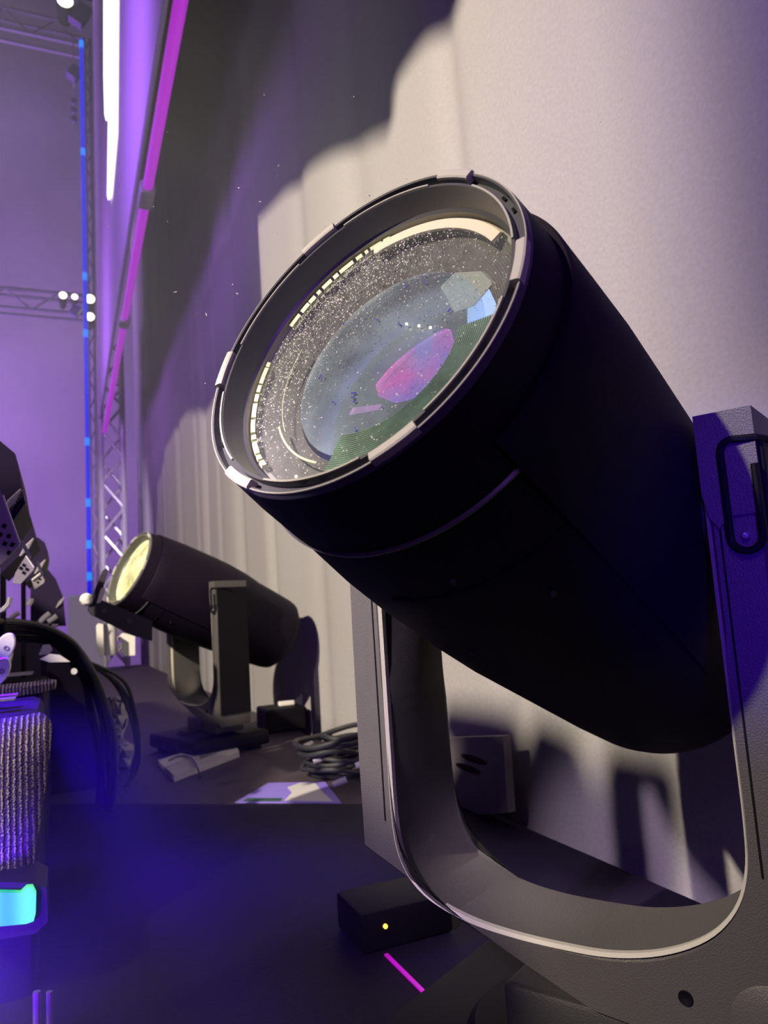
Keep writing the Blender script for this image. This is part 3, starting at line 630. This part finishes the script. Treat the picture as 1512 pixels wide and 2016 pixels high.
for (x0, x1, lab) in ((66, 78, 'left one of the two short pale posts at the bottom left'), (92, 102, 'right one of the two short pale posts at the bottom left')):
    bm = B(); p = ony((x0 + x1) / 2, 1952, 1.05); tube(bm, [p, V((p.x, p.y, ZN))], .0040 * (x1 - x0) / 11, 10); tag(link('pale_post', bm, 'plate', None, True), lab, 'post', 'short pale posts')
# ------------------------------------------------------------------ cables
def cable(pts, r, lab, cat='cable', group=None, m_='cable', name='cable'):
    bm = B(); tube(bm, catmull(pts, 8), r, 8); return tag(link(name, bm, m_, None, True), lab, cat, group)
rr = random.Random(11)
for k in range(9):
    o_ = (k - 4) * 3.6; j = [rr.uniform(-4, 4) for _ in range(9)]
    pts = [ony(-30, 1240 + o_ * 1.2, 2.0 + .02 * k), ony(40, 1240 + o_ + j[0], 2.1 + .02 * k), ony(100, 1250 + o_ * .8 + j[1], 2.15 + .02 * k), ony(143 - o_ * .5, 1284 + o_ + j[2], 2.2 + .02 * k), ony(176 - o_ * .9 + j[3], 1338 + o_ * .3, 2.2 + .02 * k),
           ony(196 - o_ * 1.1 + j[4], 1400, 2.22 + .02 * k), ony(208 - o_ * 1.2 + j[5], 1460, 2.24 + .02 * k), ony(212 - o_ * 1.2 + j[6], 1530, 2.24 + .02 * k), ony(200 - o_ + j[7], 1620, 2.24 + .02 * k)]
    cable(pts, rr.uniform(.006, .009), 'black cable in the thick bundle bending down past the white cloth', group='bundle of black cables')
for k in range(3):
    j = [rr.uniform(-8, 8) for _ in range(8)]
    pts = [ony(170 + j[0], 1300, 2.5), ony(222 + 10 * k, 1345 + j[1], 2.55), ony(255 + 6 * k, 1400 + j[2], 2.6), ony(268 + 3 * k, 1470, 2.6), ony(262 + j[3], 1520, 2.6), ony(240 + j[4] - 8 * k, 1580, 2.55)]
    cable(pts, .006, 'thin black cable looping outside the thick bundle', group='thin outer cable loops')
# white crumpled cloth
bm = B(); g = []
for j in range(22):
    row = []
    for i in range(10):
        x = 203 + 44 * i / 9 + (12 if j > 12 else 0) + 5 * math.sin(j * .8 + i); y = 1372 + 158 * j / 21
        p = ony(x, y, 2.9 + .03 * math.sin(i * 1.9 + j * .7) + .02 * math.sin(j * 1.7)); row.append(bm.verts.new(p))
    g.append(row)
for j in range(21):
    for i in range(9): bm.faces.new((g[j][i], g[j][i + 1], g[j + 1][i + 1], g[j + 1][i]))
o = link('crumpled_cloth', bm, 'card', None, True); sm_ = o.modifiers.new('s', 'SOLIDIFY'); sm_.thickness = .008; tag(o, 'pale crumpled cloth hanging behind the thin cable loops', 'cloth')
# ------------------------------------------------------------------ things on the deck
def onprism(name, pts, z0, h, m_, parent=None):
    q = [onz(x, y, z0 + h) for x, y in pts]; bm = B(); prism(bm, [(p.x, p.y) for p in q], lambda u, v, d: V((u, v, d)), z0, z0 + h); return link(name, bm, m_, parent)
o = onprism('white_card_box', [(310, 1496), (343, 1527), (471, 1479), (455, 1453)], ZD + .0015, .02, 'card'); tag(o, 'flat white card box with dark printing lying on the deck', 'box')
for k in range(12):
    x = 392 + k * 4.2; y = 1488 - k * 1.55
    onprism('print_mark', [(x - 5, y - 11), (x + 2, y + 2 - 11), (x + 5, y + 6), (x - 1, y + 5)][0:0] or [(x, y - 6), (x + 2, y - 6.6), (x + 5, y + 5), (x + 3, y + 5.6)], ZD + .0215, .0008, 'hull', o)
cable([onz(333, 1497, ZD + .03), onz(352, 1489, ZD + .028), onz(375, 1492, ZD + .028), onz(388, 1511, ZD + .028), onz(394, 1530, ZD + .01)], .003, 'thin black lead lying across the white card box')
sh = onprism('printed_sheet', [(463, 1579), (528, 1541), (640, 1539), (672, 1580)], ZD + .001, .003, mat('violet_print', (.22, .16, .62), .5)); tag(sh, 'violet and white printed sheet lying at the front edge of the deck', 'sheet')
onprism('white_area', [(560, 1576), (575, 1560), (566, 1550), (590, 1541), (620, 1541), (636, 1560), (655, 1577)], ZD + .004, .0008, 'card', sh)
onprism('green_band', [(478, 1577), (488, 1571), (556, 1571), (552, 1577)], ZD + .004, .0008, mat('dark_green_print', (.02, .07, .06), .5), sh)
bm = B(); 
cc = onz(672, 1524, ZD); rr = random.Random(5)
for k in range(13):
    R0 = rr.uniform(.085, .135); z0 = ZD + .012 + .011 * k * .8; tx, ty = rr.uniform(-.25, .25), rr.uniform(-.25, .25); ox, oy = rr.uniform(-.03, .03), rr.uniform(-.03, .03)
    pts = [V((cc.x + ox + R0 * math.cos(a), cc.y + oy + R0 * .9 * math.sin(a), max(ZD + .012, z0 + R0 * (tx * math.cos(a) + ty * math.sin(a)) * .5 + .006 * math.sin(3 * a + k)))) for a in [2 * PI * i / 40 for i in range(40)]]
    tube(bm, pts, rr.uniform(.006, .009), 8, closed=True)
o = link('cable_coil', bm, 'cable', None, True); tag(o, 'heap of coiled black cables on the deck behind the printed sheet', 'cable coil')
for (px, py, m_, n_) in ((700, 1508, 'white', 'connector'), (655, 1545, 'plate', 'label_sleeve'), (617, 1500, 'plate', 'connector')):
    p = onz(px, py, ZD + .06); bm = B(); tube(bm, [p, p + V((.035, -.01, .01))], .009, 10); link(n_, bm, m_, o, True)
for (px, py, l_) in ((690, 1465, 'white plug end on top of the cable heap beside the curtain'), (640, 1461, 'small white plug end left on top of the cable heap'), (598, 1466, 'small white plug left of the cable heap')):
    p = onz(px, py + 6, ZD + .03); bm = B(); tube(bm, [p, p + V((.04, .03, .008))], [.012, .008], 10); tag(link('plug', bm, 'white', None, True), l_, 'plug', 'white plugs')
bm = B(); p = onz(555, 1435, ZD); box(bm, (p.x - .0, p.y, ZD + .05), (.18, .2, .1), bev=.01); k_ = link('small_black_box', bm, 'black'); tag(k_, 'small black box with a white block as its lit corner on the deck behind the small spotlight', 'box')
bm = B(); box(bm, (p.x + .02, p.y - .02, ZD + .112), (.07, .03, .02), bev=.004); link('corner_highlight', bm, 'white', k_)  # white block put in for light on the corner
# slotted grey plate behind the yoke of the large spotlight
def xprism(bm, pts, X, th):
    q = [onx(x, y, X) for x, y in pts]; prism(bm, [(p.y, p.z) for p in q], lambda u, v, d: V((d, u, v)), X, X + th)
bm = B(); xprism(bm, [(862, 1453), (990, 1449), (1000, 1600), (870, 1610)], .90, .02); sp = link('slotted_panel', bm, mat('grey_steel', (.16, .14, .16), .5)); tag(sp, 'grey steel panel with two dark slots seen between the yoke arms', 'metal panel')
for (px, py) in ((932, 1495), (921, 1513)):
    bm = B(); c_ = onx(px, py, .899); lathe(bm, [(0, .0001), (0, 1)], lambda r, a, t: c_ + V((0, .062 * r * math.cos(a), .0085 * r * math.sin(a))), n=28); link('slot', bm, 'black', sp)
# power box with amber light, magenta tape
q = ray(758, 1823); p = q * (1.24 / q.y)
bm = B(); box(bm, (.47, 1.145, ZN + .029), (.15, .11, .055), bev=.005); pw = link('power_box', bm, 'black', None, True); tag(pw, 'low black power box with a tiny amber light under the large spotlight', 'power box')
p = ony(758, 1823, 1.0895); bm = B(); tube(bm, [p, p + V((0, -.003, 0))], .0032, 12); link('indicator_light', bm, 'amber', pw)
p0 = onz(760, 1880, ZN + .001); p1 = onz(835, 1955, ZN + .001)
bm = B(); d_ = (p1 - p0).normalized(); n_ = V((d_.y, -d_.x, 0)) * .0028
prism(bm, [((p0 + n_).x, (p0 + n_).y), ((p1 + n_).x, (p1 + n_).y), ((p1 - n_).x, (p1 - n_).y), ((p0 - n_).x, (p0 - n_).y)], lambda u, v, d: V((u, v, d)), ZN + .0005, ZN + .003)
tag(link('magenta_strip', bm, mat('magenta_glow_strip', (.6, .02, .6), .4, emit=(.30, .0, .28), es=1)), 'thin strip of magenta tape on the black platform, its light put in as glow', 'painted reflection')  # tape given its own glow in place of purple light
# ------------------------------------------------------------------ pieces around the small spotlight
Y = 2.36
r_ = thing('clamp_bar', 'dark slanted clamp bar with two screws just below the lens of the small spotlight', 'clamp')
bm = B(); pxprism(bm, [(173, 1200), (176, 1186), (203, 1122), (210, 1118), (213, 1126), (196, 1180), (209, 1185), (268, 1209), (300, 1222), (300, 1262), (262, 1251), (180, 1210)], Y, .05); link('bar', bm, 'yokep', r_) if False else link('bar', bm, 'hull2', r_) if 'hull2' in M else link('bar', bm, mat('dark_clamp_metal', (.035, .03, .04), .5), r_)
bm = B(); pxprism(bm, [(190, 1188), (198, 1160), (205, 1153), (207, 1166), (198, 1186)], Y - .01, .03); link('cream_insert', bm, 'white', r_)
for (px, py) in ((205, 1203), (254, 1222)):
    c_ = ony(px, py, Y - .001); bm = B(); lathe(bm, [(-.001, .0035), (-.003, .005), (-.001, .006)], lambda r, a, t: c_ + V((r * math.cos(a), t, r * math.sin(a))), n=18); link('screw', bm, 'steel', r_, True)
c_ = ony(170, 1180, Y); bm = B(); lathe(bm, [(-.012, .0001), (-.010, .013), (-.004, .018), (.04, .018), (.04, .0001)], lambda r, a, t: c_ + V((r * math.cos(a), t, r * math.sin(a))), n=24); tag(link('round_knob', bm, 'white', None, True), 'round cream knob at the left end of the clamp bar', 'knob')
bm = B(); pxprism(bm, [(190, 1232), (194, 1227), (203, 1229), (204, 1288), (200, 1294), (191, 1280)], 3.2, .05); tag(link('white_post', bm, 'white'), 'bright white post under the clamp bar', 'post')
c_ = ony(217, 1228, 3.4); bm = B(); tube(bm, [c_, V((c_.x, c_.y, ony(217, 1290, 3.4).z))], .026, 18); tag(link('pale_cylinder', bm, 'plate2' if 'plate2' in M else 'card', None, True), 'pale grey cylinder right of the bright white post', 'cylinder')
bm = B(); pxprism(bm, [(232, 1256), (243, 1246), (266, 1252), (266, 1290), (245, 1292), (234, 1280), (240, 1276), (241, 1258), (234, 1262)], 3.3, .06); tag(link('white_bracket', bm, 'white'), 'white angular bracket between the pale cylinder and the small spotlight', 'bracket')
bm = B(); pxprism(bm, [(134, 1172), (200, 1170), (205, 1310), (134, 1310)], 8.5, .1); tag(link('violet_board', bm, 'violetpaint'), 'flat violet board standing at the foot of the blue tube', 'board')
# dust motes drifting in the light
bm = B(); rr = random.Random(4)
for (px, py) in ((520, 187), (697, 190), (548, 327), (606, 406), (545, 462), (550, 326), (512, 397), (512, 426), (458, 560), (467, 578), (406, 619), (330, 437), (345, 575), (390, 618), (303, 407), (800, 352), (470, 370), (546, 346), (640, 445), (727, 385), (404, 755), (330, 260), (215, 447), (1197, 463), (1182, 240), (640, 830)):
    p = ray(px, py) * rr.uniform(.9, 1.3); e = V((rr.uniform(-1, 1), rr.uniform(-.5, .5), rr.uniform(-.6, .6))).normalized() * rr.uniform(.0006, .0022)
    tube(bm, [p - e, p + e], .0004, 5)
tag(link('dust_motes', bm, 'dust'), 'bright dust motes drifting in the haze by the curtain', 'dust', kind='stuff')

# ------------------------------------------------------------------ haze
bm = B(); box(bm, (-.02, 5.55, 1.55), (1.90, 8.5, 2.5)); hz = link('haze', bm, 'black'); hm = bpy.data.materials.new('stage_haze'); hm.use_nodes = True
nt = hm.node_tree; nt.nodes.clear(); out = nt.nodes.new('ShaderNodeOutputMaterial'); vs_ = nt.nodes.new('ShaderNodeVolumeScatter'); vs_.inputs['Color'].default_value = (.84, .90, .93, 1)
tc_ = nt.nodes.new('ShaderNodeTexCoord'); sp_ = nt.nodes.new('ShaderNodeSeparateXYZ'); mr = nt.nodes.new('ShaderNodeMapRange'); mr.interpolation_type = 'SMOOTHSTEP'
mr.inputs[1].default_value = .35; mr.inputs[2].default_value = 1.1
nz = nt.nodes.new('ShaderNodeTexNoise'); nz.inputs['Scale'].default_value = 1.1; nz.inputs['Detail'].default_value = 3
m2 = nt.nodes.new('ShaderNodeMapRange'); m2.inputs[1].default_value = .35; m2.inputs[2].default_value = .7; m2.inputs[3].default_value = .012; m2.inputs[4].default_value = .062
mu = nt.nodes.new('ShaderNodeMath'); mu.operation = 'MULTIPLY'
nt.links.new(tc_.outputs['Object'], sp_.inputs[0]); nt.links.new(sp_.outputs['Z'], mr.inputs[0]); nt.links.new(tc_.outputs['Object'], nz.inputs['Vector']); nt.links.new(nz.outputs[0], m2.inputs[0])
nt.links.new(mr.outputs[0], mu.inputs[0]); nt.links.new(m2.outputs[0], mu.inputs[1]); nt.links.new(mu.outputs[0], vs_.inputs['Density'])
nt.links.new(vs_.outputs[0], out.inputs['Volume']); hz.data.materials[0] = hm
tag(hz, 'thin theatrical haze hanging in front of the curtain', 'haze', kind='stuff')

bm = B(); box(bm, (-.08, 1.32, -.30), (1.0, 1.66, .39)); hz2 = link('veil_haze', bm, 'black'); hm = bpy.data.materials.new('blue_veil_haze'); hm.use_nodes = True  # added volume, tinted blue to imitate veiling glare
nt = hm.node_tree; nt.nodes.clear(); out = nt.nodes.new('ShaderNodeOutputMaterial'); vs_ = nt.nodes.new('ShaderNodeVolumeScatter'); vs_.inputs['Color'].default_value = (.35, .25, 1, 1)
tc_ = nt.nodes.new('ShaderNodeTexCoord'); sp_ = nt.nodes.new('ShaderNodeSeparateXYZ'); mr = nt.nodes.new('ShaderNodeMapRange'); mr.interpolation_type = 'SMOOTHSTEP'
mr.inputs[1].default_value = .40; mr.inputs[2].default_value = -.15; mr.inputs[3].default_value = 0; mr.inputs[4].default_value = 1
mz = nt.nodes.new('ShaderNodeMapRange'); mz.interpolation_type = 'SMOOTHSTEP'; mz.inputs[1].default_value = -.11; mz.inputs[2].default_value = -.30
mu = nt.nodes.new('ShaderNodeMath'); mu.operation = 'MULTIPLY'; mv = nt.nodes.new('ShaderNodeMath'); mv.operation = 'MULTIPLY'; mv.inputs[1].default_value = .35
nt.links.new(tc_.outputs['Object'], sp_.inputs[0]); nt.links.new(sp_.outputs['X'], mr.inputs[0]); nt.links.new(sp_.outputs['Z'], mz.inputs[0])
nt.links.new(mr.outputs[0], mu.inputs[0]); nt.links.new(mz.outputs[0], mu.inputs[1]); nt.links.new(mu.outputs[0], mv.inputs[0]); nt.links.new(mv.outputs[0], vs_.inputs['Density'])
nt.links.new(vs_.outputs[0], out.inputs['Volume']); hz2.data.materials[0] = hm
tag(hz2, 'low blue-tinted haze added for the veiling glare over the black platform at the lower left', 'haze', kind='stuff')
